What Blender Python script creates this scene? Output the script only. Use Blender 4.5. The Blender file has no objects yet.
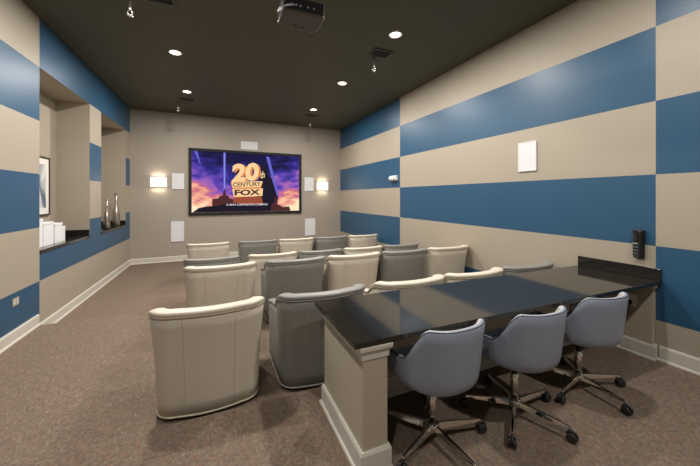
import bpy, bmesh, math, random
from mathutils import Vector, Matrix
random.seed(7)
PI = math.pi
scene = bpy.context.scene
COL = scene.collection

# ------------------------------------------------------------------ camera, world, exposure
CZ = 1.7192                                   # eye height above the lowest carpet
YAW = math.atan(132 / 309)
cam_d = bpy.data.cameras.new('camera'); cam = bpy.data.objects.new('camera', cam_d); COL.objects.link(cam)
cam_d.sensor_width = 36.0; cam_d.lens = 36.0 * 309 / 700; cam_d.shift_y = -36.2 / 700
cam_d.clip_start = 0.05; cam_d.clip_end = 60
cam.location = (0, 0, CZ); cam.rotation_euler = (PI / 2, 0, -YAW)
scene.camera = cam
w = bpy.data.worlds.new('world'); scene.world = w; w.use_nodes = True
w.node_tree.nodes['Background'].inputs[0].default_value = (.5, .45, .4, 1)
w.node_tree.nodes['Background'].inputs[1].default_value = 0.05
vs = scene.view_settings
vs.view_transform = 'Standard'; vs.look = 'None'; vs.gamma = 1.0; vs.use_curve_mapping = False
vs.exposure = 0.1
LAMP_W = 58.0          # watts of one recessed downlight
SCONCE_W = 1.0

# room measures
XL, XR = -2.05, 3.76
YF, YBL, YBR = -3.2, 9.37, 9.63
ZC = 3.95
T2, T1 = 0.131, 0.208                          # the two carpeted tiers above the lowest floor
YE2, YE1 = 5.03, 2.36                          # their edges
NX = -2.50                                     # back of the niches

# ------------------------------------------------------------------ helpers
def srgb(r, g, b):
    f = lambda c: (c / 255 / 12.92) if c / 255 <= .04045 else ((c / 255 + .055) / 1.055) ** 2.4
    return (f(r), f(g), f(b), 1)

class NT:
    def __init__(s, m):
        m.use_nodes = True; s.t = m.node_tree; s.n = s.t.nodes; s.l = s.t.links
        s.b = s.n.get('Principled BSDF')
    def add(s, typ, **kw):
        n = s.n.new(typ)
        for k, v in kw.items(): setattr(n, k, v)
        return n
    def link(s, a, b): s.l.new(a, b)

def mat(name, col, rough=.6, metal=0, bump=0, bscale=200, var=0, vscale=3, spec=None, emit=None, estr=0, coat=0):
    m = bpy.data.materials.new(name); t = NT(m); b = t.b
    b.inputs['Base Color'].default_value = col; b.inputs['Roughness'].default_value = rough; b.inputs['Metallic'].default_value = metal
    if spec is not None: b.inputs['Specular IOR Level'].default_value = spec
    if coat: b.inputs['Coat Weight'].default_value = coat; b.inputs['Coat Roughness'].default_value = .05
    if emit:
        b.inputs['Emission Color'].default_value = emit; b.inputs['Emission Strength'].default_value = estr
    if var or bump:
        tc = t.add('ShaderNodeTexCoord')
        if var:
            no = t.add('ShaderNodeTexNoise'); no.inputs['Scale'].default_value = vscale; no.inputs['Detail'].default_value = 4
            t.link(tc.outputs['Object'], no.inputs['Vector'])
            hs = t.add('ShaderNodeHueSaturation'); hs.inputs['Color'].default_value = col
            mp = t.add('ShaderNodeMapRange'); mp.inputs['To Min'].default_value = 1 - var; mp.inputs['To Max'].default_value = 1 + var
            t.link(no.outputs['Fac'], mp.inputs['Value']); t.link(mp.outputs[0], hs.inputs['Value']); t.link(hs.outputs[0], b.inputs['Base Color'])
        if bump:
            nb = t.add('ShaderNodeTexNoise'); nb.inputs['Scale'].default_value = bscale; nb.inputs['Detail'].default_value = 3
            t.link(tc.outputs['Object'], nb.inputs['Vector'])
            bp = t.add('ShaderNodeBump'); bp.inputs['Strength'].default_value = bump; bp.inputs['Distance'].default_value = .002
            t.link(nb.outputs['Fac'], bp.inputs['Height']); t.link(bp.outputs[0], b.inputs['Normal'])
    return m

def carpet_mat():
    m = bpy.data.materials.new('carpet'); t = NT(m); b = t.b
    tc = t.add('ShaderNodeTexCoord')
    n1 = t.add('ShaderNodeTexNoise'); n1.inputs['Scale'].default_value = 55; n1.inputs['Detail'].default_value = 5
    t.link(tc.outputs['Object'], n1.inputs['Vector'])
    r1 = t.add('ShaderNodeValToRGB'); e = r1.color_ramp.elements
    e[0].position = .32; e[0].color = srgb(106, 93, 82); e[1].position = .7; e[1].color = srgb(134, 118, 104)
    t.link(n1.outputs['Fac'], r1.inputs[0])
    cur = r1.outputs[0]
    for (sx, sy, rz, thr, col, sc) in ((16, 130, .9, .685, srgb(150, 116, 92), 1), (130, 20, .35, .69, srgb(152, 138, 122), 1), (90, 18, -.6, .70, srgb(138, 92, 80), 1.1), (18, 100, -.2, .69, srgb(98, 94, 92), 1)):
        mp = t.add('ShaderNodeMapping'); mp.inputs['Rotation'].default_value = (0, 0, rz); mp.inputs['Scale'].default_value = (sx, sy, 20)
        t.link(tc.outputs['Object'], mp.inputs['Vector'])
        n = t.add('ShaderNodeTexNoise'); n.inputs['Scale'].default_value = sc; n.inputs['Detail'].default_value = 1
        t.link(mp.outputs[0], n.inputs['Vector'])
        r = t.add('ShaderNodeValToRGB'); r.color_ramp.elements[0].position = thr - .03; r.color_ramp.elements[1].position = thr + .02
        t.link(n.outputs['Fac'], r.inputs[0])
        mx = t.add('ShaderNodeMix', data_type='RGBA'); mx.inputs['B'].default_value = col
        t.link(r.outputs[0], mx.inputs['Factor']); t.link(cur, mx.inputs['A']); cur = mx.outputs['Result']
    t.link(cur, b.inputs['Base Color']); b.inputs['Roughness'].default_value = .95; b.inputs['Specular IOR Level'].default_value = .1
    nb = t.add('ShaderNodeTexNoise'); nb.inputs['Scale'].default_value = 350
    t.link(tc.outputs['Object'], nb.inputs['Vector'])
    bp = t.add('ShaderNodeBump'); bp.inputs['Strength'].default_value = .5; bp.inputs['Distance'].default_value = .004
    t.link(nb.outputs['Fac'], bp.inputs['Height']); t.link(bp.outputs[0], b.inputs['Normal'])
    return m

def granite_mat():
    m = bpy.data.materials.new('granite'); t = NT(m); b = t.b
    tc = t.add('ShaderNodeTexCoord')
    v = t.add('ShaderNodeTexNoise'); v.inputs['Scale'].default_value = 180; v.inputs['Detail'].default_value = 3
    t.link(tc.outputs['Object'], v.inputs['Vector'])
    r = t.add('ShaderNodeValToRGB'); e = r.color_ramp.elements
    e[0].position = .45; e[0].color = srgb(24, 22, 20); e[1].position = .75; e[1].color = srgb(58, 54, 48)
    t.link(v.outputs['Fac'], r.inputs[0]); t.link(r.outputs[0], b.inputs['Base Color'])
    b.inputs['Roughness'].default_value = .07; b.inputs['IOR'].default_value = 1.52
    return m

M = dict(
    beige=mat('beige_paint', srgb(168, 158, 142), .5, bump=.15, bscale=160, var=.02),
    blue=mat('blue_paint', srgb(42, 83, 113), .40, bump=.15, bscale=160, var=.02),
    backw=mat('screen_wall_paint', srgb(164, 154, 142), .55, bump=.15, bscale=160, var=.02),
    ceil=mat('ceiling_paint', srgb(72, 71, 53), .6, bump=.1, bscale=120, var=.04),
    trim=mat('trim_paint', srgb(206, 201, 190), .4, var=.02),
    panel=mat('bar_panel_paint', srgb(178, 168, 150), .45, var=.02),
    carpet=carpet_mat(), granite=granite_mat(),
    cream=mat('cream_leather', srgb(208, 198, 182), .48, bump=.25, bscale=130, var=.05, vscale=6),
    cream_dk=mat('cream_piping', srgb(196, 184, 164), .5),
    grey=mat('grey_leather', srgb(132, 131, 126), .45, bump=.25, bscale=130, var=.06, vscale=6),
    grey_dk=mat('grey_piping', srgb(150, 148, 140), .5),
    office=mat('blue_grey_leather', srgb(139, 147, 163), .42, bump=.2, bscale=150, var=.03, vscale=5),
    office_in=mat('pale_grey_leather', srgb(176, 176, 176), .45, bump=.2, bscale=150),
    piping=mat('dark_piping', srgb(52, 54, 60), .5),
    chrome=mat('chrome', srgb(225, 222, 216), .08, 1),
    rubber=mat('dark_wheel', srgb(40, 40, 42), .45),
    black=mat('black_plastic', srgb(18, 18, 19), .35),
    matteblack=mat('black_velvet_frame', srgb(10, 10, 11), .7),
    dark=mat('dark_plinth', srgb(28, 25, 23), .7),
    white=mat('white_plastic', srgb(226, 226, 226), .45),
    grille=mat('white_grille', srgb(222, 222, 224), .6, bump=.4, bscale=600),
    chinaw=mat('white_ceramic', srgb(236, 236, 238), .35),
    steel=mat('brushed_steel', srgb(186, 180, 170), .28, 1, var=.06, vscale=40),
    proj=mat('projector_shell', srgb(58, 54, 46), .3),
    projdk=mat('projector_rear', srgb(26, 25, 28), .3),
    silver=mat('key_silver', srgb(170, 172, 178), .3, .6),
    mirror=mat('sprinkler_metal', srgb(215, 215, 210), .25, .7),
    lens=mat('lens_glass', srgb(20, 22, 40), .05, coat=1),
    plate=mat('outlet_plate', srgb(176, 166, 150), .4),
    framew=mat('picture_frame_wood', srgb(58, 44, 34), .4),
    matb=mat('picture_mat', srgb(226, 222, 214), .7),
    lamp_on=mat('lamp_glow', srgb(255, 240, 214), .5, emit=(1, .86, .66, 1), estr=9),
    sconce_on=mat('sconce_glow', srgb(255, 246, 228), .5, emit=(1, .92, .78, 1), estr=1.5),
)

class MB:
    """collects shapes for ONE mesh object"""
    def __init__(s): s.v = []; s.f = []; s.mi = []; s.sm = []
    def add(s, vs, fs, mi=0, smooth=False):
        o = len(s.v); s.v += [tuple(p) for p in vs]
        for f in fs: s.f.append([i + o for i in f]); s.mi.append(mi); s.sm.append(smooth)
        return s
    def box(s, x0, x1, y0, y1, z0, z1, mi=0):
        v = [(x, y, z) for z in (z0, z1) for y in (y0, y1) for x in (x0, x1)]
        return s.add(v, [(0, 2, 3, 1), (4, 5, 7, 6), (0, 1, 5, 4), (2, 6, 7, 3), (0, 4, 6, 2), (1, 3, 7, 5)], mi)
    def quad(s, a, b, c, d, mi=0): return s.add([a, b, c, d], [(0, 1, 2, 3)], mi)
    def prism(s, pts, a, b, axis='z', mi=0):
        """polygon pts in the two other axes, extruded along axis from a to b"""
        n = len(pts)
        def P(p, h): return {'z': (p[0], p[1], h), 'y': (p[0], h, p[1]), 'x': (h, p[0], p[1])}[axis]
        v = [P(p, a) for p in pts] + [P(p, b) for p in pts]
        f = [list(range(n))[::-1], list(range(n, 2 * n))] + [(i, (i + 1) % n, n + (i + 1) % n, n + i) for i in range(n)]
        return s.add(v, f, mi)
    def lathe(s, prof, n=24, c=(0, 0, 0), mi=0, smooth=True, axis='z'):
        v = []; f = []
        for r, z in prof:
            for i in range(n):
                a = 2 * PI * i / n; p = (r * math.cos(a), r * math.sin(a), z)
                if axis == 'x': p = (p[2], p[0], p[1])
                if axis == 'y': p = (p[0], p[2], p[1])
                v.append((p[0] + c[0], p[1] + c[1], p[2] + c[2]))
        for k in range(len(prof) - 1):
            for i in range(n):
                j = (i + 1) % n; f.append((k * n + i, k * n + j, (k + 1) * n + j, (k + 1) * n + i))
        s.add(v, f, mi, smooth)
        m = len(prof) - 1
        o = len(s.v) - len(v)
        for ring, rev in ((0, True), (m, False)):
            if prof[ring][0] > 1e-6:
                idx = [o + ring * n + i for i in range(n)]
                s.f.append(idx[::-1] if rev else idx); s.mi.append(mi); s.sm.append(False)
        return s
    def tube(s, pts, r, n=8, mi=0, closed=False):
        pts = [Vector(p) for p in pts]; v = []; f = []; m = len(pts)
        for k, p in enumerate(pts):
            if closed: d = pts[(k + 1) % m] - pts[k - 1]
            else: d = pts[min(k + 1, m - 1)] - pts[max(k - 1, 0)]
            d.normalize(); up = Vector((0, 0, 1)) if abs(d.z) < .9 else Vector((1, 0, 0))
            a = d.cross(up).normalized(); b = a.cross(d)
            rr = r[k] if isinstance(r, (list, tuple)) else r
            for i in range(n):
                t = 2 * PI * i / n; v.append(p + a * rr * math.cos(t) + b * rr * math.sin(t))
        for k in range(m if closed else m - 1):
            k2 = (k + 1) % m
            for i in range(n):
                j = (i + 1) % n; f.append((k * n + i, k2 * n + i, k2 * n + j, k * n + j))
        if not closed: f.append(list(range(n))); f.append([(m - 1) * n + i for i in range(n)][::-1])
        return s.add(v, f, mi, True)
    def grid(s, rows, mi=0, closeu=False, closev=False, caps=False):
        """rows: list of equal-length point lists"""
        nr, nc = len(rows), len(rows[0]); v = [p for r in rows for p in r]; f = []
        for i in range(nr if closeu else nr - 1):
            for j in range(nc if closev else nc - 1):
                i2, j2 = (i + 1) % nr, (j + 1) % nc
                f.append((i * nc + j, i * nc + j2, i2 * nc + j2, i2 * nc + j))
        if caps:
            f.append(list(range(nc))[::-1]); f.append([(nr - 1) * nc + j for j in range(nc)])
        return s.add(v, f, mi, True)
    def build(s, name, mats, parent=None, bevel=0, seg=2, loc=None, rz=0):
        me = bpy.data.meshes.new(name); me.from_pydata(s.v, [], s.f)
        if not isinstance(mats, (list, tuple)): mats = [mats]
        for m in mats: me.materials.append(m)
        for p, i, q in zip(me.polygons, s.mi, s.sm): p.material_index = i; p.use_smooth = q
        bm = bmesh.new(); bm.from_mesh(me); bmesh.ops.recalc_face_normals(bm, faces=bm.faces)
        if bevel:
            eds = [e for e in bm.edges if e.is_manifold and e.calc_face_angle(0) > .6]
            bmesh.ops.bevel(bm, geom=eds, offset=bevel, segments=seg, affect='EDGES', profile=.5, clamp_overlap=True)
        bm.to_mesh(me); bm.free(); me.update()
        o = bpy.data.objects.new(name, me); COL.objects.link(o)
        if parent: o.parent = parent
        if loc: o.location = loc
        o.rotation_euler.z = rz
        return o

def tag(o, label=None, cat=None, group=None, kind=None):
    if label: o['label'] = label
    if cat: o['category'] = cat
    if group: o['group'] = group
    if kind: o['kind'] = kind
    return o
def thing(name, label, cat, loc=(0, 0, 0), rz=0, group=None):
    o = bpy.data.objects.new(name, None); COL.objects.link(o); o.location = loc; o.rotation_euler.z = rz
    o.empty_display_size = .1
    return tag(o, label, cat, group)
def struct(o): o['kind'] = 'structure'; return o
def copy_tree(o, parent=None):
    c = o.copy(); COL.objects.link(c); c.parent = parent
    for ch in list(o.children): copy_tree(ch, c)
    return c

# ------------------------------------------------------------------ floor tiers
struct(MB().box(XL - .6, XR + .1, YE2, 9.85, -.12, 0).build('floor', M['carpet']))
struct(MB().box(XL - .6, XR + .1, YE1, YE2, -.12, T2).build('floor', M['carpet'], bevel=.008))
struct(MB().box(XL - .6, XR + .1, YF - .1, YE1, -.12, T1).build('floor', M['carpet'], bevel=.008))
struct(MB().box(XL - .6, XR + .1, YF - .1, 9.85, ZC, ZC + .1).build('ceiling', M['ceil']))

# ------------------------------------------------------------------ walls
# right wall: painted checker of wide stripes
def stripes_wall(mb, x, ys, zs, first_blue, flip):
    for i in range(len(ys) - 1):
        for k in range(len(zs) - 1):
            c = 1 if ((i + k + first_blue) % 2 == 0) else 0
            a = [(x, ys[i], zs[k]), (x, ys[i + 1], zs[k]), (x, ys[i + 1], zs[k + 1]), (x, ys[i], zs[k + 1])]
            mb.quad(*(a if flip else a[::-1]), mi=c)
zr = [-.12, .572, 1.259, 1.929, 2.616, 3.311, ZC + .02]
mb = MB(); stripes_wall(mb, XR, [YF, -2.88, 1.532, 5.942, YBR + .05], zr, 0, False)
mb.box(XR + .002, XR + .1, YF - .1, YBR + .1, -.12, ZC + .02, 0)
def build_raw(mb, name, mats, parent=None):                    # no normal recalculation trouble on open sheets
    return mb.build(name, mats, parent)
struct(build_raw(mb, 'wall_right', [M['beige'], M['blue']]))

# left wall with the two openings of the display niches
zl = [-.12, .668, 1.336, 2.002, 2.667, 3.336, ZC + .02]
ys_l = [YF, .66, 5.072, 6.714, 7.289, 9.0, YBL + .02]
mb = MB()
SILL = 1.01
def lcol(y, z):
    k = sum(1 for q in zl[1:-1] if z > q); p = sum(1 for q in (.66, 5.072) if y > q)
    return 1 if (k + p) % 2 == 1 else 0
for i in range(len(ys_l) - 1):
    zz = sorted(zl + [SILL])
    for k in range(len(zz) - 1):
        ym, zm = (ys_l[i] + ys_l[i + 1]) / 2, (zz[k] + zz[k + 1]) / 2
        if i in (2, 4) and SILL < zm < 3.336: continue
        mb.quad((XL, ys_l[i], zz[k]), (XL, ys_l[i], zz[k + 1]), (XL, ys_l[i + 1], zz[k + 1]), (XL, ys_l[i + 1], zz[k]), mi=lcol(ym, zm))
X0 = NX - .12
for i, (a, b) in enumerate(((YF, 5.072), (6.714, 7.289), (9.0, YBL + .02))):     # solid backing of the full-height piers
    mb.box(NX if i else X0, XL - .002, a, b, -.12, ZC + .02, 0)
mb.box(X0, NX, 5.072, YBL + .02, -.12, ZC + .02, 0)                               # back of the niches
for a, b in ((5.072, 6.714), (7.289, 9.0)):
    mb.box(NX, XL - .002, a, b, -.12, SILL, 0); mb.box(NX, XL - .002, a, b, 3.336, ZC + .02, 0)
struct(mb.build('wall_left', [M['beige'], M['blue']]))
# screen wall (slightly out of square) and the wall behind the camera
mb = MB(); mb.prism([(XL - .6, YBL - .6 * .26 / 5.81), (XR + .1, YBR + .0045), (XR + .1, YBR + .16), (XL - .6, YBL + .12)], -.12, ZC + .02)
struct(mb.build('wall_back', M['backw']))
struct(MB().box(XL - .6, XR + .1, YF - .12, YF, -.12, ZC + .02).build('wall_front', M['beige']))

# baseboards
BH = .138
def baseboard(mb, p0, p1, nrm, z, mi=0):
    p0 = Vector((p0[0], p0[1], 0)); p1 = Vector((p1[0], p1[1], 0)); n = Vector((nrm[0], nrm[1], 0)).normalized()
    prof = [(0, 0), (.03, 0), (.03, .012), (.024, .02), (.017, .022), (.017, BH - .016), (.010, BH), (0, BH)]
    rows = [[(p + n * a) + Vector((0, 0, z + h)) for a, h in prof] for p in (p0, p1)]
    o = len(mb.v); mb.grid(rows, mi, closev=True, caps=True)
    for i in range(len(mb.sm)): mb.sm[i] = False
mb = MB()
baseboard(mb, (XL, YF), (XL, YE1), (1, 0), T1); baseboard(mb, (XL, YE1), (XL, YE2), (1, 0), T2); baseboard(mb, (XL, YE2), (XL, YBL), (1, 0), 0)
struct(mb.build('baseboard_left', M['trim']))
mb = MB()
baseboard(mb, (XR, YF), (XR, 1.501), (-1, 0), T1); baseboard(mb, (XR, YE1), (XR, YE2), (-1, 0), T2); baseboard(mb, (XR, YE2), (XR, YBR), (-1, 0), 0)
struct(mb.build('baseboard_right', M['trim']))
mb = MB(); bn = Vector((.26, -5.81, 0)).normalized()
baseboard(mb, (XL, YBL), (XR, YBR), (bn.x, bn.y), 0)
struct(mb.build('baseboard_back', M['trim']))

# ------------------------------------------------------------------ niche sills
for (a, b, lab) in ((5.076, 6.710, 'black polished stone sill of the niche with the framed picture'), (7.293, 8.996, 'black polished stone sill of the niche holding the two bottles')):
    t = thing('niche_sill', lab, 'sill', (XL, (a + b) / 2, SILL))
    h = (b - a) / 2
    MB().box(NX - XL + .002, .012, -h, h, .001, .042).build('slab', M['granite'], t, bevel=.004)
    MB().box(NX - XL + .002, -.002, h - .02, h, .0425, .142).build('side_splash', M['granite'], t, bevel=.003)
    MB().box(NX - XL + .002, NX - XL + .022, -h, h - .021, .0425, .142).build('back_splash', M['granite'], t, bevel=.003)
ZS = SILL + .0425

# ------------------------------------------------------------------ bar counter
BX0, BY0, BY1, BZ = .66, 1.482, 2.21, .945
bar = thing('bar_counter', 'long polished black stone bar counter on beige panels against the striped wall', 'counter', ((BX0 + XR) / 2, 1.85, T1))
ox, oy, oz = bar.location
def bb(name, m, x0, x1, y0, y1, z0, z1, par=bar, bevel=.003):
    return MB().box(x0 - ox, x1 - ox, y0 - oy, y1 - oy, z0 - oz, z1 - oz).build(name, m, par, bevel=bevel)
top = bb('countertop', M['granite'], BX0, XR - .002, BY0, BY1, BZ - .032, BZ, bevel=.004)
bb('end_splash', M['granite'], XR - .022, XR - .002, BY0 + .01, BY1 - .01, BZ + .0005, BZ + .108)
def skirt(name, x0, x1, y0, y1, par):
    mb = MB(); z = T1 + .001
    q = [(x0, y0), (x1, y0), (x1, y1), (x0, y1)]
    prof = [(0, 0), (.03, 0), (.03, .012), (.024, .02), (.017, .022), (.017, BH - .016), (.010, BH), (0, BH)]
    rows = []
    for i, (sx, sy) in enumerate(((-1, -1), (1, -1), (1, 1), (-1, 1))):
        rows.append([(q[i][0] + sx * a - ox, q[i][1] + sy * a - oy, z + h - oz) for a, h in prof])
    mb.grid(rows, closeu=True, closev=True); mb.sm = [False] * len(mb.sm)
    return mb.build(name, M['trim'], par)
ep = bb('end_panel', M['panel'], .715, .868, 1.50, 2.15, T1 + .001, BZ - .033)
skirt('baseboard', .715, .868, 1.50, 2.15, ep)
mb = MB()
q = [(.715, 1.50), (.868, 1.50), (.868, 2.15), (.715, 2.15)]
prof = [(0, -.075), (.006, -.075), (.008, -.045), (.022, -.022), (.024, -.001), (0, -.001)]
rows = [[(q[i][0] + sx * a - ox, q[i][1] + sy * a - oy, BZ - .032 + h - oz) for a, h in prof] for i, (sx, sy) in enumerate(((-1, -1), (1, -1), (1, 1), (-1, 1)))]
mb.grid(rows, closeu=True, closev=True); mb.sm = [False] * len(mb.sm)
mb.build('cap_moulding', M['trim'], ep)
kw = bb('knee_wall', M['panel'], .868, XR - .055, 2.05, 2.15, T1 + .001, BZ - .033)
mb = MB(); baseboard(mb, (.90 - ox, 2.05 - oy), (XR - .09 - ox, 2.05 - oy), (0, -1), .001)
mb.build('baseboard', M['trim'], kw)
wp = bb('wall_panel', M['panel'], XR - .054, XR - .001, 1.533, 2.15, T1 + .001, BZ - .033)
mb = MB(); baseboard(mb, (XR - .054 - ox, 1.503 - oy), (XR - .054 - ox, 2.03 - oy), (-1, 0), .001)
baseboard(mb, (XR - .07 - ox, 1.533 - oy), (XR - .002 - ox, 1.533 - oy), (0, -1), .001)
mb.build('baseboard', M['trim'], wp)
bb('cap_moulding', M['trim'], XR - .07, XR - .003, 1.515, 1.57, BZ - .075, BZ - .033, wp)

# ------------------------------------------------------------------ tub armchairs
def tub_parts(cols):
    body, pip = cols
    W, RC, SAG = .352, .135, .03
    def path(y_end=.70):
        """plan of the outer face at the base: arm front, round the back, other arm front"""
        h = [(-W, y_end - (y_end - SAG - RC) * i / 12) for i in range(12)]
        for i in range(9):
            a = PI / 2 * i / 8
            h.append((-(W - RC) - RC * math.cos(a), SAG + RC - RC * math.sin(a)))
        for i in range(1, 9):
            x = -(W - RC) * (1 - i / 8); h.append((x, SAG * (x / (W - RC)) ** 2))
        return h + [(-x, y) for x, y in h[-2::-1]]
    P = path(); N = len(P)
    nor = []
    for i in range(N):
        a = Vector(P[max(i - 1, 0)]); b = Vector(P[min(i + 1, N - 1)]); d = (b - a).normalized()
        nor.append(Vector((d.y, -d.x)) * 1.0)
    for i in range(N):
        c = Vector((P[i][0], P[i][1] - .35))
        if nor[i].dot(c) < 0: nor[i] = -nor[i]
    sm = lambda t: max(0, min(1, t)) ** 2 * (3 - 2 * max(0, min(1, t)))
    def hgt(y): return .808 - .12 * sm((y - .10) / .13) - .12 * max(0, min(1, (y - .2) / .5))
    def flare(y, z): return (.012 + .034 * (1 - sm((y - .10) / .4))) * (z / .8) ** 1.8
    def pt(i, off, z):
        y = P[i][1]; o = off + flare(y, z)
        return (P[i][0] + nor[i].x * o, P[i][1] + nor[i].y * o - .06 * (1 - sm(y / .45)) * (z / .8) ** 1.5, z)
    H = [hgt(P[i][1]) for i in range(N)]
    BN = [.013 + .027 * sm((h - .69) / .11) for h in H]
    parts = {}
    rows = []
    for i in range(N):
        h = H[i] - BN[i]
        rows.append([pt(i, 0, .03 + (h - .03) * k / 8) for k in range(9)] + [pt(i, -.085, h), pt(i, -.095, h * .75 + .07), pt(i, -.10, .28), pt(i, -.10, .03)])
    parts['shell'] = MB().grid(rows, closev=True, caps=True)
    rows = []
    for i in range(N):
        h = H[i]; BAND = BN[i]; q = BAND / .04
        rows.append([pt(i, .002, h - BAND), pt(i, .006, h - BAND * .75), pt(i, .007, h - .018 * q), pt(i, .004, h - .007 * q), pt(i, -.010, h - .001), pt(i, -.045, h + .003), pt(i, -.085, h - .002), pt(i, -.101, h - .012 * q), pt(i, -.105, h - .028 * q), pt(i, -.096, h - BAND)])
    parts['top_roll'] = MB().grid(rows, closev=True, caps=True)
    parts['welt'] = MB().tube([pt(i, .004, H[i] - BN[i]) for i in range(N)], .0045, 6)
    parts['bottom_welt'] = MB().tube([pt(i, .002, .034) for i in range(N)], .006, 6)
    seams = []
    for fr in (.235, .40, .60, .765):
        i = int(round(fr * (N - 1)))
        seams.append(MB().tube([pt(i, -.0005, .04 + (H[i] - BN[i] - .045) * k / 10) for k in range(11)], .0028, 5))
    # seat: rounded slab that fills the inside
    ins = [(P[i][0] + nor[i].x * -.102, P[i][1] + nor[i].y * -.102) for i in range(N)]
    def slab(z0, z1, yf, bulge, r):
        pl = [p for p in ins if p[1] < yf - .02]
        xw = W - .104
        pl = [(-xw, yf), *[(p[0], p[1]) for p in pl], (xw, yf)]
        cx, cy = 0, sum(p[1] for p in pl) / len(pl)
        rows = []
        for s_, z in ((.97, z0), (1, z0 + r), (1, z1 - r), (.96, z1 - r * .25), (.86, z1), (.5, z1 + bulge), (.01, z1 + bulge * 1.2)):
            rows.append([(cx + (p[0] - cx) * s_, cy + (p[1] - cy) * s_, z) for p in pl])
        mb = MB(); mb.grid(rows, closev=True); mb.f.append(list(range(len(pl)))); mb.mi.append(0); mb.sm.append(False)
        return mb
    parts['seat_cushion'] = slab(.295, .43, .70, .018, .025)
    parts['front_rail'] = slab(.035, .293, .675, 0, .01)
    return parts, seams

def make_tub(colour):
    body, pip = (M['cream'], M['cream_dk']) if colour == 'cream' else (M['grey'], M['grey_dk'])
    t = thing('tub_armchair', 'x', 'armchair')
    parts, seams = tub_parts((body, pip))
    sh = parts['shell'].build('shell', body, t)
    for s_ in seams: s_.build('seam', pip, sh)
    parts['bottom_welt'].build('bottom_welt', pip, sh)
    tr = parts['top_roll'].build('top_roll', body, t); parts['welt'].build('welt', pip, tr)
    parts['seat_cushion'].build('seat_cushion', body, t)
    parts['front_rail'].build('front_rail', body, t)
    for sx in (-1, 1):
        for y in (.14, .60):
            MB().lathe([(.026, .0), (.03, .034)], 12, (sx * .25, y, 0)).build('foot', M['dark'], t)
    return t
protos = {c: make_tub(c) for c in ('cream', 'grey')}
used = set()
ROWS = [
    (2.455, T2, 'first row behind the bar counter', (-.052, .83, 1.70, 2.505, 3.32), 'cgccg'),
    (3.84, T2, 'second row from the bar counter', (.04, .925, 1.735, 2.545, 3.353), 'cgcgc'),
    (5.06, 0, 'third row from the bar counter', (-.075, .83, 1.64, 2.452, 3.27), 'gcgcg'),
    (6.68, 0, 'row closest to the film screen', (-.172, .785, 1.598, 2.415, 3.23), 'cgcgc')]
ORD = ('seat next to the aisle', 'second seat from the aisle', 'middle seat', 'second seat from the striped wall', 'seat against the striped wall')
for (y, z, rl, xs, cs) in ROWS:
    for k, (x, c) in enumerate(zip(xs, cs)):
        c = 'cream' if c == 'c' else 'grey'
        o = copy_tree(protos[c]) if c in used else protos[c]
        used.add(c)
        o.location = (x, y, z + .001); o.rotation_euler.z = math.radians((0, .6, -.5, .4, -.3)[k])
        tag(o, '%s leather tub armchair, %s, %s' % (c, ORD[k], rl), 'armchair', 'tub armchairs facing the screen')

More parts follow.
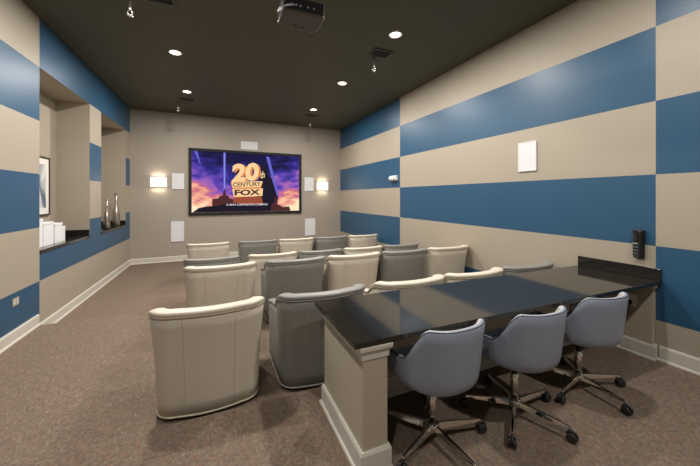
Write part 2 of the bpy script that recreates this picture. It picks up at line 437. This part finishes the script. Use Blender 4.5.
# ------------------------------------------------------------------ swivel chairs at the bar
def make_swivel():
    t = thing('swivel_chair', 'x', 'chair')
    # the bucket: plan angle a runs from the left arm front round the back to the right arm front
    sm = lambda q: max(0, min(1, q)) ** 2 * (3 - 2 * max(0, min(1, q)))
    N = 57
    A = []
    for i in range(N): A.append(-1 + 2 * i / (N - 1))
    def plan(s_, R):
        """s_ -1..1 along the rim; front of the arms at y=+.25"""
        a = s_ * math.radians(128)
        x = R * math.sin(a); y = -R * math.cos(a)
        k = 1.0
        return Vector((max(-R, min(R, math.copysign(abs(math.sin(a)) ** .8, a) * R)) if abs(a) < PI / 2 else math.copysign(R, a) * (1 - .05 * (abs(a) - PI / 2) ** 2), y * (1.5 if y > 0 else 1.0)))
    def rim(s_):
        q = abs(s_)
        return .780 - .205 * sm((q - .31) / .33) - .012 * sm((q - .62) / .3)
    def prof(s_, k, inner=0):
        """k 0..1 from underside centre to rim"""
        h = rim(s_); z0 = .385
        if k < .32:
            u = k / .32; r = .215 * u; z = z0 + .025 * u ** 3
        elif k < .5:
            u = (k - .32) / .18; r = .215 + .042 * math.sin(u * PI / 2) ; z = z0 + .025 + .07 * (1 - math.cos(u * PI / 2))
        else:
            u = (k - .5) / .5; z = z0 + .095 + (h - z0 - .095) * u; r = .257 + .036 * ((z - .45) / .36)
        return r, z
    def pt(s_, k, off=0):
        r, z = prof(s_, k); p = plan(s_, max(r + off, .001))
        return (p.x, p.y, z)
    ks = [0, .12, .22, .32, .37, .42, .46, .5, .6, .7, .8, .9, 1]
    mb = MB(); rows = []
    for s_ in A:
        r_ = [pt(s_, k) for k in ks]
        h = rim(s_); rr = prof(s_, 1)[0]
        for off, dz in ((-.006, .008), (-.02, .012), (-.034, .008), (-.042, -.006)):
            p = plan(s_, rr + off); r_.append((p.x, p.y, h + dz))
        for u in (.25, .5, .75, 1):
            z = (h - .01) + (.44 - h + .01) * u; p = plan(s_, rr - .042 - .03 * u); r_.append((p.x, p.y, z))
        rows.append(r_)
    nk = len(rows[0])
    # outer shell
    out = MB(); out.grid([r[:len(ks) + 2] for r in rows]); sh = out.build('shell', M['office'], t)
    # front closure of the underside between the two arm fronts
    inn = MB(); inn.grid([r[len(ks) + 1:] for r in rows]); inn.build('inner_back', M['office_in'], t)
    fr = MB()
    L, R_ = rows[0], rows[-1]
    for r in (L, R_): fr.add(r[3:], [list(range(len(r) - 3))])
    nn = 6
    fr.grid([[tuple(Vector(L[j]) * (1 - q / nn) + Vector(R_[j]) * (q / nn)) for q in range(nn + 1)] for j in range(0, 8)])
    fr.build('front_panel', M['office'], t)
    MB().tube([(r[len(ks)][0], r[len(ks)][1], r[len(ks)][2] - .001) for r in rows], .0038, 6).build('piping', M['piping'], sh)
    # seat cushion
    pl = [plan(s_, .222) for s_ in A if abs(s_) < .93]
    mb = MB(); cy = .0; rr = []
    for sc, z in ((.93, .425), (1, .437), (1, .466), (.95, .478), (.8, .485), (.4, .49), (.01, .491)):
        rr.append([(p.x * sc, cy + (p.y - cy) * sc, z) for p in pl])
    mb.grid(rr, closev=True); mb.f.append(list(range(len(pl)))); mb.mi.append(0); mb.sm.append(False)
    mb.build('seat_cushion', M['office_in'], t)
    MB().lathe([(.085, .352), (.085, .372), (.04, .373)], 20).build('seat_plate', M['black'], t)
    MB().lathe([(.016, .10), (.016, .36)], 16).build('gas_column', M['black'], t)
    MB().lathe([(.0265, .095), (.0265, .285), (.022, .29)], 20).build('column_sleeve', M['chrome'], t)
    MB().lathe([(.034, .058), (.042, .066), (.042, .104), (.03, .112)], 20).build('hub', M['chrome'], t)
    return t
def add_base(t, phase):
    for k in range(5):
        a = phase + 2 * PI * k / 5
        mb = MB(); rows = []
        for u, hw, z0, z1 in ((.03, .018, .066, .104), (.12, .0155, .067, .101), (.25, .012, .071, .093), (.318, .010, .075, .089), (.328, .008, .077, .087)):
            rows.append([(u, -hw, z0), (u, -hw * .55, z1), (u, hw * .55, z1), (u, hw, z0)])
        mb.grid(rows, closev=True, caps=True); mb.sm = [False] * len(mb.sm)
        leg = mb.build('leg', M['chrome'], t, bevel=.002, rz=a)
        c = MB()
        cx = .335
        for s_ in (-1, 1):
            c.lathe([(.006, s_ * .007), (.024, s_ * .007), (.029, s_ * .010), (.029, s_ * .020), (.022, s_ * .024), (.006, s_ * .024)], 18, (cx, 0, .030), axis='y')
        c.lathe([(.008, .03), (.008, .076)], 10, (cx - .012, 0, 0))
        c.tube([(cx + .030 * math.cos(q), 0, .032 + .032 * math.sin(q)) for q in [math.radians(15 + 15 * j) for j in range(11)]], .006, 6)
        c.build('caster', M['rubber'], leg)
sw = make_swivel()
for k, (x, y, ph, rz, lab) in enumerate(((1.23, 1.57, -13, 2, 'blue-grey swivel chair on chrome base beside the beige end panel of the bar'),
                                         (1.90, 1.53, .7, 0, 'blue-grey swivel chair on chrome base, middle one of the three at the bar'),
                                         (2.64, 1.55, -23, -3, 'blue-grey swivel chair on chrome base at the bar end below the wall phone'))):
    o = sw if k == 0 else None
    if k: 
        o = sw.copy(); COL.objects.link(o)
        for ch in [c for c in sw.children if not c.name.startswith('leg')]: copy_tree(ch, o)
    o.location = (x, y, T1 + .001); o.rotation_euler.z = math.radians(rz)
    tag(o, lab, 'chair', 'swivel chairs at the bar')
    add_base(o, math.radians(ph - rz))

# ------------------------------------------------------------------ film screen on the back wall
p0 = Vector((XL, YBL, 0)); dW = Vector((5.81, .26, 0)).normalized(); angW = math.atan2(dW.y, dW.x); nW = Vector((dW.y, -dW.x, 0))
def onback(s, z, off=0): return p0 + dW * s + nW * off + Vector((0, 0, z))
def sky_mat():
    m = bpy.data.materials.new('film_sky'); t = NT(m); b = t.b
    tc = t.add('ShaderNodeTexCoord'); sp = t.add('ShaderNodeSeparateXYZ'); t.link(tc.outputs['Object'], sp.inputs[0])
    mp = t.add('ShaderNodeMapping'); mp.inputs['Scale'].default_value = (1.1, 1, 2.6); mp.inputs['Rotation'].default_value = (0, .35, 0)
    t.link(tc.outputs['Object'], mp.inputs[0])
    no = t.add('ShaderNodeTexNoise'); no.inputs['Scale'].default_value = 1.7; no.inputs['Detail'].default_value = 6; no.inputs['Roughness'].default_value = .55
    t.link(mp.outputs[0], no.inputs['Vector'])
    # height 0..1 with cloud noise on top
    hn = t.add('ShaderNodeMath', operation='MULTIPLY_ADD'); hn.inputs[1].default_value = .6; hn.inputs[2].default_value = .5
    t.link(sp.outputs['Z'], hn.inputs[0])
    ax = t.add('ShaderNodeMath', operation='ABSOLUTE'); t.link(sp.outputs['X'], ax.inputs[0])
    a2 = t.add('ShaderNodeMath', operation='MULTIPLY_ADD'); a2.inputs[1].default_value = -.22; a2.inputs[2].default_value = .22; t.link(ax.outputs[0], a2.inputs[0])
    s1 = t.add('ShaderNodeMath', operation='ADD'); t.link(hn.outputs[0], s1.inputs[0]); t.link(a2.outputs[0], s1.inputs[1])
    n2 = t.add('ShaderNodeMath', operation='MULTIPLY_ADD'); n2.inputs[1].default_value = -1.15; n2.inputs[2].default_value = .575; t.link(no.outputs['Fac'], n2.inputs[0])
    s2 = t.add('ShaderNodeMath', operation='ADD'); t.link(s1.outputs[0], s2.inputs[0]); t.link(n2.outputs[0], s2.inputs[1])
    r = t.add('ShaderNodeValToRGB'); cr = r.color_ramp
    for pos, c in ((.0, (252, 226, 190)), (.16, (240, 170, 140)), (.3, (196, 104, 128)), (.42, (158, 96, 178)), (.55, (92, 66, 172)), (.72, (44, 38, 128)), (.95, (18, 14, 62))):
        if pos == 0: e = cr.elements[0]; e.position = 0
        elif pos == .95: e = cr.elements[-1]; e.position = .95
        else: e = cr.elements.new(pos)
        e.color = srgb(*c)
    t.link(s2.outputs[0], r.inputs[0])
    b.inputs['Base Color'].default_value = (.004, .004, .004, 1); b.inputs['Roughness'].default_value = .8; b.inputs['Specular IOR Level'].default_value = .1
    t.link(r.outputs[0], b.inputs['Emission Color']); b.inputs['Emission Strength'].default_value = 1.0
    return m
def glow(name, c, s=1.0):
    return mat(name, (.004, .004, .004, 1), .8, spec=.1, emit=srgb(*c), estr=s)
G = dict(navy=glow('film_navy', (20, 14, 34)), brown=glow('film_brown', (74, 36, 40)), rust=glow('film_rust', (150, 74, 50)), gold=glow('film_gold', (246, 204, 150)),
         goldsh=glow('film_gold_side', (214, 132, 78)), beam=glow('film_beam', (98, 98, 196)), beam2=glow('film_beam_core', (140, 150, 228)), ink=glow('film_ink', (70, 34, 36)), caption=glow('film_caption', (238, 228, 232)))
SW, SH = 3.15, 1.835
scr = thing('film_screen', 'wide black-framed screen showing a film studio title against a purple sunset', 'screen', onback(1.315 + SW / 2, 1.212 + SH / 2, .002), angW)
FB = .078
mb = MB()
mb.box(-SW / 2, SW / 2, -.05, 0, SH / 2 - FB, SH / 2); mb.box(-SW / 2, SW / 2, -.05, 0, -SH / 2, -SH / 2 + FB)
mb.box(-SW / 2, -SW / 2 + FB, -.05, 0, -SH / 2 + FB, SH / 2 - FB); mb.box(SW / 2 - FB, SW / 2, -.05, 0, -SH / 2 + FB, SH / 2 - FB)
mb.build('frame', M['matteblack'], scr, bevel=.004)
iw, ih = SW - 2 * FB, SH - 2 * FB
pic = MB().box(-iw / 2, iw / 2, -.03, -.004, -ih / 2, ih / 2).build('picture', sky_mat(), scr)
def U(u, v): return ((u - .5) * iw, (v - .5) * ih)
SHF = -.035
def flat(name, m, poly, lay):
    y = -.031 - .0016 * lay
    return MB().prism([U(min(.998, max(.002, q[0] + SHF)), q[1]) for q in poly], y, y + .0012, axis='y').build(name, m, pic)
flat('light_beam', G['beam'], [(.302, .30), (.320, .30), (.322, .999), (.300, .999)], 0)
flat('light_beam', G['beam2'], [(.308, .30), (.314, .30), (.314, .999), (.308, .999)], 1)
flat('light_beam', G['beam'], [(.805, .27), (.822, .27), (.728, .97), (.695, .97)], 6)
flat('light_beam', G['beam'], [(.10, .80), (.11, .78), (.08, .999), (.055, .999)], 0)
flat('monument', G['navy'], [(.60, .26), (.66, .82), (.69, .78), (.73, .62), (.755, .58), (.765, .50), (.79, .46), (.795, .34), (.82, .30), (.80, .001), (.36, .001), (.36, .2)], 2)
flat('monument', G['brown'], [(.205, .001), (.205, .22), (.255, .23), (.27, .27), (.295, .28), (.305, .36), (.311, .40), (.317, .36), (.328, .28), (.345, .27), (.36, .23), (.41, .2), (.41, .001)], 3)
flat('monument', G['navy'], [(.04, .001), (.09, .07), (.16, .10), (.24, .10), (.33, .14), (.45, .16), (.7, .12), (.78, .001)], 4)
flat('monument', G['brown'], [(.745, .001), (.745, .12), (.775, .15), (.785, .26), (.80, .26), (.808, .12), (.84, .10), (.86, .07), (.93, .08), (.945, .001)], 5)
flat('monument', G['rust'], [(.385, .16), (.40, .27), (.655, .25), (.665, .13), (.5, .12)], 5)
flat('tier_slab', G['goldsh'], [(.365, .495), (.665, .525), (.645, .405), (.385, .385)], 6)
flat('tier_slab', G['gold'], [(.372, .508), (.662, .532), (.64, .43), (.385, .41)], 7)
flat('tier_slab', G['gold'], [(.38, .385), (.665, .405), (.66, .27), (.395, .25)], 7)
def text(name, body, m, u0, u1, v0, v1, lay, shear=0.0, rise=0.0, bold=.0):
    cu = bpy.data.curves.new('t', 'FONT'); cu.body = body; cu.size = 1; cu.offset = bold; cu.resolution_u = 3
    to = bpy.data.objects.new('t', cu); COL.objects.link(to)
    dg = bpy.context.evaluated_depsgraph_get(); me = bpy.data.meshes.new_from_object(to.evaluated_get(dg))
    bpy.data.objects.remove(to); bpy.data.curves.remove(cu)
    xs = [v.co.x for v in me.vertices]; ysv = [v.co.y for v in me.vertices]
    a, b, c, d = min(xs), max(xs), min(ysv), max(ysv)
    y = -.031 - .0016 * lay
    for v in me.vertices:
        fx, fy = (v.co.x - a) / (b - a), (v.co.y - c) / (d - c)
        p = U(u0 + SHF + (u1 - u0) * fx + shear * fy, v0 + (v1 - v0) * fy + rise * fx)
        v.co = (p[0], y, p[1])
    me.materials.clear(); me.materials.append(m)
    o = bpy.data.objects.new(name, me); COL.objects.link(o); o.parent = pic
    return o
text('lettering', '20', G['goldsh'], .390, .640, .49, .80, 8, .01, .05, .06)
text('lettering', '20', G['gold'], .372, .622, .495, .815, 9, .01, .05, .045)
text('lettering', 'th', G['gold'], .640, .682, .575, .70, 9, 0, .02, .02)
text('lettering', 'CENTURY', G['ink'], .385, .645, .425, .495, 9, 0, .022, .02)
text('lettering', 'FOX', G['ink'], .400, .640, .275, .375, 9, 0, .015, .04)
text('lettering', 'A NEWS CORPORATION COMPANY', G['caption'], .325, .715, .105, .138, 10, 0, 0, .01)

# ------------------------------------------------------------------ speakers and sconces
def panel_speaker(label, loc, ang, wdt, hgt, dep=.018):
    t = thing('wall_speaker', label, 'speaker', loc, ang, 'flush white wall speakers')
    a, b = wdt / 2, hgt / 2; r = .012
    mb = MB(); mb.box(-a, a, -dep, 0, b - r, b); mb.box(-a, a, -dep, 0, -b, -b + r); mb.box(-a, -a + r, -dep, 0, -b + r, b - r); mb.box(a - r, a, -dep, 0, -b + r, b - r)
    mb.build('frame', M['white'], t)
    MB().box(-a + r, a - r, -dep * .8, -.001, -b + r, b - r).build('grille', M['grille'], t)
    return t
for s0, s1, z0, z1, lab in ((2.661, 3.131, 3.105, 3.335, 'wide white speaker grille on the wall above the film screen'),
                            (.927, 1.208, 1.925, 2.345, 'white speaker grille beside the lit sconce on the niche side'),
                            (4.576, 4.876, 1.905, 2.335, 'white speaker grille beside the lit sconce near the striped wall'),
                            (.903, 1.208, .525, 1.066, 'tall white speaker grille low on the wall, niche side of the screen'),
                            (4.593, 4.927, .49, 1.026, 'tall white speaker grille low on the wall, near the striped wall')):
    panel_speaker(lab, onback((s0 + s1) / 2, (z0 + z1) / 2, .001), angW, s1 - s0, z1 - z0)
panel_speaker('square white speaker grille high on the striped wall above the bar', (XR - .001, 2.83, 2.25), -PI / 2, .257, .385)
for s0, s1, z0, z1, lab in ((.445, .80, 1.975, 2.225, 'glowing rectangular wall sconce on the niche side of the screen'), (4.985, 5.36, 1.935, 2.2, 'glowing rectangular wall sconce near the striped wall')):
    c = onback((s0 + s1) / 2, (z0 + z1) / 2, .001); a, b = (s1 - s0) / 2, (z1 - z0) / 2
    t = thing('wall_sconce', lab, 'lamp', c, angW, 'wall sconces beside the screen')
    MB().box(-a * .8, a * .8, -.035, 0, -b * .8, b * .8).build('back_plate', M['white'], t)
    n = 12; rows = []
    for z in (-b, b): rows.append([(-a + 2 * a * i / n, -.04 - .06 * math.sin(PI * i / n), z) for i in range(n + 1)])
    MB().grid(rows).build('shade', M['sconce_on'], t)
    for dz, rx in ((b + .02, PI), (-b - .02, 0)):
        ld = bpy.data.lights.new('sconce_light', 'AREA'); ld.shape = 'RECTANGLE'; ld.size = a * 1.6; ld.size_y = .06; ld.energy = SCONCE_W; ld.color = (1, .86, .66)
        lo = bpy.data.objects.new('sconce_light', ld); COL.objects.link(lo); lo.parent = t; lo.location = (0, -.07, dz); lo.rotation_euler = (rx, 0, 0)

# ------------------------------------------------------------------ ceiling fittings
def downlight(x, y, label, dim=1.0):
    t = thing('downlight', label, 'light', (x, y, ZC - .001), 0, 'recessed ceiling downlights')
    MB().lathe([(.072, -.002), (.095, -.002), (.097, -.008), (.088, -.014), (.074, -.010), (.072, -.002)], 28).build('trim_ring', M['white'], t)
    MB().lathe([(.073, 0), (.073, -.006), (.05, -.009), (.001, -.010)], 24).build('diffuser', M['lamp_on'], t)
    ld = bpy.data.lights.new('downlight_light', 'AREA'); ld.shape = 'DISK'; ld.size = .15; ld.energy = LAMP_W * dim; ld.color = (1, .95, .885); ld.spread = PI
    lo = bpy.data.objects.new('downlight_light', ld); COL.objects.link(lo); lo.parent = t; lo.location = (0, 0, -.02)
for x, q, row in ((-.605, 'niche-side line', ((7.37, 1), (5.44, 1), (3.6, 1), (1.7, .35), (-.2, .55))), (2.24, 'bar-side line', ((7.62, 1), (5.63, 1), (3.655, 1), (1.67, .7), (-.3, .9)))):  # fifth pair and dim niche-side fourth are added fill lamps, out of view
    for (y, dim), o_ in zip(row, ('last before the screen wall', 'second from the screen wall', 'third from the screen wall', 'unseen, fourth from the screen wall', 'added unseen fill, fifth from the screen wall')):
        downlight(x, y, 'round glowing recessed downlight, %s, %s' % (q, o_), dim)

def vent(x, y, wx, wy, lab):
    t = thing('ceiling_vent', lab, 'vent', (x, y, ZC - .001), 0, 'ceiling air vents')
    a, b, r = wx / 2, wy / 2, .022
    mb = MB(); mb.box(-a, a, b - r, b, -.014, 0); mb.box(-a, a, -b, -b + r, -.014, 0); mb.box(-a, -a + r, -b + r, b - r, -.014, 0); mb.box(a - r, a, -b + r, b - r, -.014, 0)
    mb.build('frame', M['proj'], t)
    MB().box(-a + r, a - r, -b + r, b - r, -.003, -.001).build('backing', M['dark'], t)
    n = max(3, int((wy - 2 * r) / .035))
    for k in range(n):
        yy = -b + r + (k + .5) * (wy - 2 * r) / n
        MB().prism([(yy - .012, -.004), (yy - .010, -.003), (yy + .010, -.012), (yy + .008, -.013)], -a + r, a - r, axis='x').build('slat', M['dark'], t)
vent(2.32, 4.22, .33, .24, 'square dark ceiling vent beside the sprinkler near the projector')
vent(-.66, 7.98, .32, .16, 'narrow dark ceiling vent, niche side, close to the screen wall')
vent(2.34, 8.22, .34, .16, 'narrow dark ceiling vent, striped-wall side, close to the screen wall')
vent(-.62, 4.02, .33, .2, 'dark ceiling vent above the aisle beside the niches')
def sprinkler(x, y, lab):
    t = thing('fire_sprinkler', lab, 'sprinkler', (x, y, ZC - .001), 0, 'pendant fire sprinklers')
    MB().lathe([(.04, 0), (.042, -.008), (.016, -.016), (.014, -.13), (.012, -.132)], 18).build('escutcheon', M['proj'], t)
    mb = MB(); mb.lathe([(.015, -.13), (.015, -.155)], 12)
    for sx in (-1, 1): mb.tube([(sx * .010, 0, -.154), (sx * .024, 0, -.175), (sx * .022, 0, -.195), (sx * .004, 0, -.215)], .006, 6)
    mb.build('frame', M['mirror'], t)
    MB().lathe([(.006, -.21), (.03, -.216), (.03, -.220), (.006, -.228)], 14).build('deflector', M['mirror'], t)
sprinkler(-.90, 4.12, 'pendant sprinkler head on the ceiling above the niche-side aisle')
sprinkler(2.30, 4.40, 'pendant sprinkler head beside the square ceiling vent')
sprinkler(-.86, 8.25, 'pendant sprinkler head near the screen wall, niche side')
sprinkler(2.42, 8.55, 'pendant sprinkler head near the screen wall, striped-wall side')

# projector
pj = thing('projector', 'dark ceiling-mounted projector hanging in front of the bar', 'projector', (.752, 3.01, 3.45))
hw, hd, hh = .205, .158, .145
MB().prism([(-hw + .012, -hd), (hw - .012, -hd), (hw, -hd + .03), (hw, hd - .05), (hw - .05, hd), (-hw + .05, hd), (-hw, hd - .05), (-hw, -hd + .03)], 0, hh).build('body', M['proj'], pj, bevel=.012)
MB().box(-hw + .02, hw - .02, -hd - .004, -hd + .002, .02, hh - .02).build('rear_panel', M['projdk'], pj)
for x in (-.12, -.08, -.04, .03, .09): MB().lathe([(.009, -hd - .010), (.009, -hd - .003)], 10, (x, 0, .06), axis='y').build('connector', M['silver'], pj)
MB().lathe([(.05, hd - .01), (.05, hd + .03), (.042, hd + .032)], 20, (.06, 0, .075), axis='y').build('lens_barrel', M['projdk'], pj)
MB().lathe([(.041, hd + .028), (.02, hd + .036), (.001, hd + .038)], 20, (.06, 0, .075), axis='y').build('lens', M['lens'], pj)
for x, y in ((-.02, .10), (.02, .115), (-.045, .07), (.05, .09)): MB().lathe([(.010, -.006), (.011, .002)], 10, (x, y, 0)).build('foot', M['black'], pj)
MB().box(-.07, .07, -.07, .07, hh, hh + .02).build('mount_plate', M['dark'], pj)
MB().lathe([(.02, hh + .02), (.02, ZC - 3.45 - .015)], 14).build('mount_pole', M['dark'], pj)
MB().lathe([(.06, ZC - 3.45 - .016), (.06, ZC - 3.45 - .001)], 20).build('ceiling_plate', M['dark'], pj)
for k in range(3):
    MB().tube([(-.12 + .02 * k, -hd - .008, .06), (-.17 - .01 * k, -hd - .03, .03 - .01 * k), (-hw - .02, -.05, .02 + .02 * k), (-hw - .015, .06, .09), (-.06, .06, .2), (-.012 * k, .022, .3), (-.012 * k, .022, ZC - 3.45 - .02)], .004, 6).build('cable', M['silver'], pj)

# ------------------------------------------------------------------ things on the striped wall
ex = thing('emergency_light', 'small white emergency light unit on the blue stripe of the wall', 'light', (XR - .001, 6.16, 2.145))
MB().box(-.07, 0, -.14, .14, -.05, .06).build('housing', M['white'], ex, bevel=.012)
for s_ in (-1, 1): MB().lathe([(.03, 0), (.036, -.012), (.036, -.03), (.02, -.034)], 16, (-.072, s_ * .075, .0), axis='x').build('lamp_head', M['white'], ex)
ph = thing('wall_phone', 'black wall-mounted phone with keypad above the bar end', 'phone', (XR - .001, 1.65, 1.265))
MB().box(-.035, 0, -.043, .043, -.138, .138).build('body', M['black'], ph, bevel=.01)
MB().box(-.058, -.036, -.040, -.008, -.128, .128).build('handset', M['black'], ph, bevel=.008)
MB().box(-.039, -.036, .006, .036, .03, .10).build('label_card', M['dark'], ph)
MB().box(-.038, -.0355, -.004, .040, -.122, .01).build('keypad', M['silver'], ph)
for r in range(4):
    for c in range(3):
        MB().box(-.043, -.0385, .000 + c * .0135, .010 + c * .0135, -.116 + r * .03, -.095 + r * .03).build('key', M['black'], ph)
pl_ = thing('wall_socket', 'pale socket plate with black plug under the bar top', 'socket', (XR - .0555, 1.685, .715))
MB().box(-.006, 0, -.035, .035, -.06, .06).build('plate', M['white'], pl_, bevel=.002)
MB().box(-.035, -.0065, -.004, .022, -.042, -.002).build('plug', M['black'], pl_, bevel=.004)
MB().tube([(-.03, .009, -.04), (-.034, .012, -.10), (-.03, .05, -.2), (-.02, .09, -.33)], .004, 6).build('cord', M['black'], pl_)
so = thing('wall_socket', 'small beige socket plate low on the blue wall patch by the aisle', 'socket', (XL + .0005, 4.57, .565))
MB().box(0, .006, -.058, .058, -.042, .042).build('plate', M['plate'], so, bevel=.002)
for s_ in (-1, 1): MB().box(.0062, .008, s_ * .026 - .016, s_ * .026 + .016, -.022, .022).build('outlet', M['trim'], so)

# ------------------------------------------------------------------ things in the niches
pf = thing('framed_picture', 'dark-framed picture with wide white mat hanging inside the niche', 'picture', (NX + .001, 6.13, 1.885))
PW, PH = .32, .455
mb = MB(); fw = .022
mb.box(0, .025, -PW, PW, PH - fw, PH); mb.box(0, .025, -PW, PW, -PH, -PH + fw); mb.box(0, .025, -PW, -PW + fw, -PH + fw, PH - fw); mb.box(0, .025, PW - fw, PW, -PH + fw, PH - fw)
mb.build('frame', M['framew'], pf)
MB().box(.001, .012, -PW + fw, PW - fw, -PH + fw, PH - fw).build('mat_board', M['matb'], pf)
art = bpy.data.materials.new('abstract_print'); t_ = NT(art)
tc = t_.add('ShaderNodeTexCoord'); no = t_.add('ShaderNodeTexNoise'); no.inputs['Scale'].default_value = 5; no.inputs['Detail'].default_value = 5
mp = t_.add('ShaderNodeMapping'); mp.inputs['Scale'].default_value = (1, 1.6, .6); t_.link(tc.outputs['Object'], mp.inputs[0]); t_.link(mp.outputs[0], no.inputs['Vector'])
r = t_.add('ShaderNodeValToRGB'); e = r.color_ramp.elements; e[0].position = .38; e[0].color = srgb(88, 104, 122); e[1].position = .62; e[1].color = srgb(206, 208, 206)
t_.link(no.outputs['Fac'], r.inputs[0]); t_.link(r.outputs[0], t_.b.inputs['Base Color'])
MB().box(.0122, .014, -PW + .11, PW - .11, -PH + .12, PH - .12).build('print', art, pf)

for k, (y, x, wd, h, lab) in enumerate(((5.27, -2.18, .17, .376, 'tallest white box standing on the niche sill'), (5.51, -2.18, .27, .32, 'broad white box on the niche sill beside the tallest one'),
                                     (5.80, -2.18, .22, .285, 'medium white box on the niche sill, third of the row'), (5.965, -2.18, .08, .227, 'smallest slim white box at the end of the row on the niche sill'))):
    b_ = thing('white_box', lab, 'box', (x, y, ZS), 0, 'white boxes on the niche sill')
    a = wd / 2
    MB().box(-.05, .05, -a, a, 0, h - .035).build('body', M['chinaw'], b_, bevel=.004)
    MB().box(-.053, .053, -a - .003, a + .003, h - .034, h).build('lid', M['chinaw'], b_, bevel=.004)
for (y, x, h, r, lab) in ((7.9, -2.13, .61, .062, 'shorter brushed metal bottle vase in the second niche'), (8.58, -2.14, .75, .074, 'taller brushed metal bottle vase in the second niche')):
    v_ = thing('bottle_vase', lab, 'vase', (x, y, ZS), 0, 'metal bottle vases in the niche')
    MB().lathe([(r * .8, 0), (r * .95, .01), (r, h * .12), (r * .98, h * .36), (r * .72, h * .52), (r * .42, h * .63), (r * .34, h * .75), (r * .36, h * .985)], 24).build('body', M['steel'], v_)
    MB().lathe([(r * .38, h * .97), (r * .45, h * .985), (r * .45, h), (r * .30, h), (r * .28, h * .97)], 20).build('lip', M['steel'], v_)
    MB().lathe([(r * 1.0, h * .17), (r * 1.03, h * .175), (r * 1.03, h * .185), (r * 1.0, h * .19)], 24).build('band', M['steel'], v_)
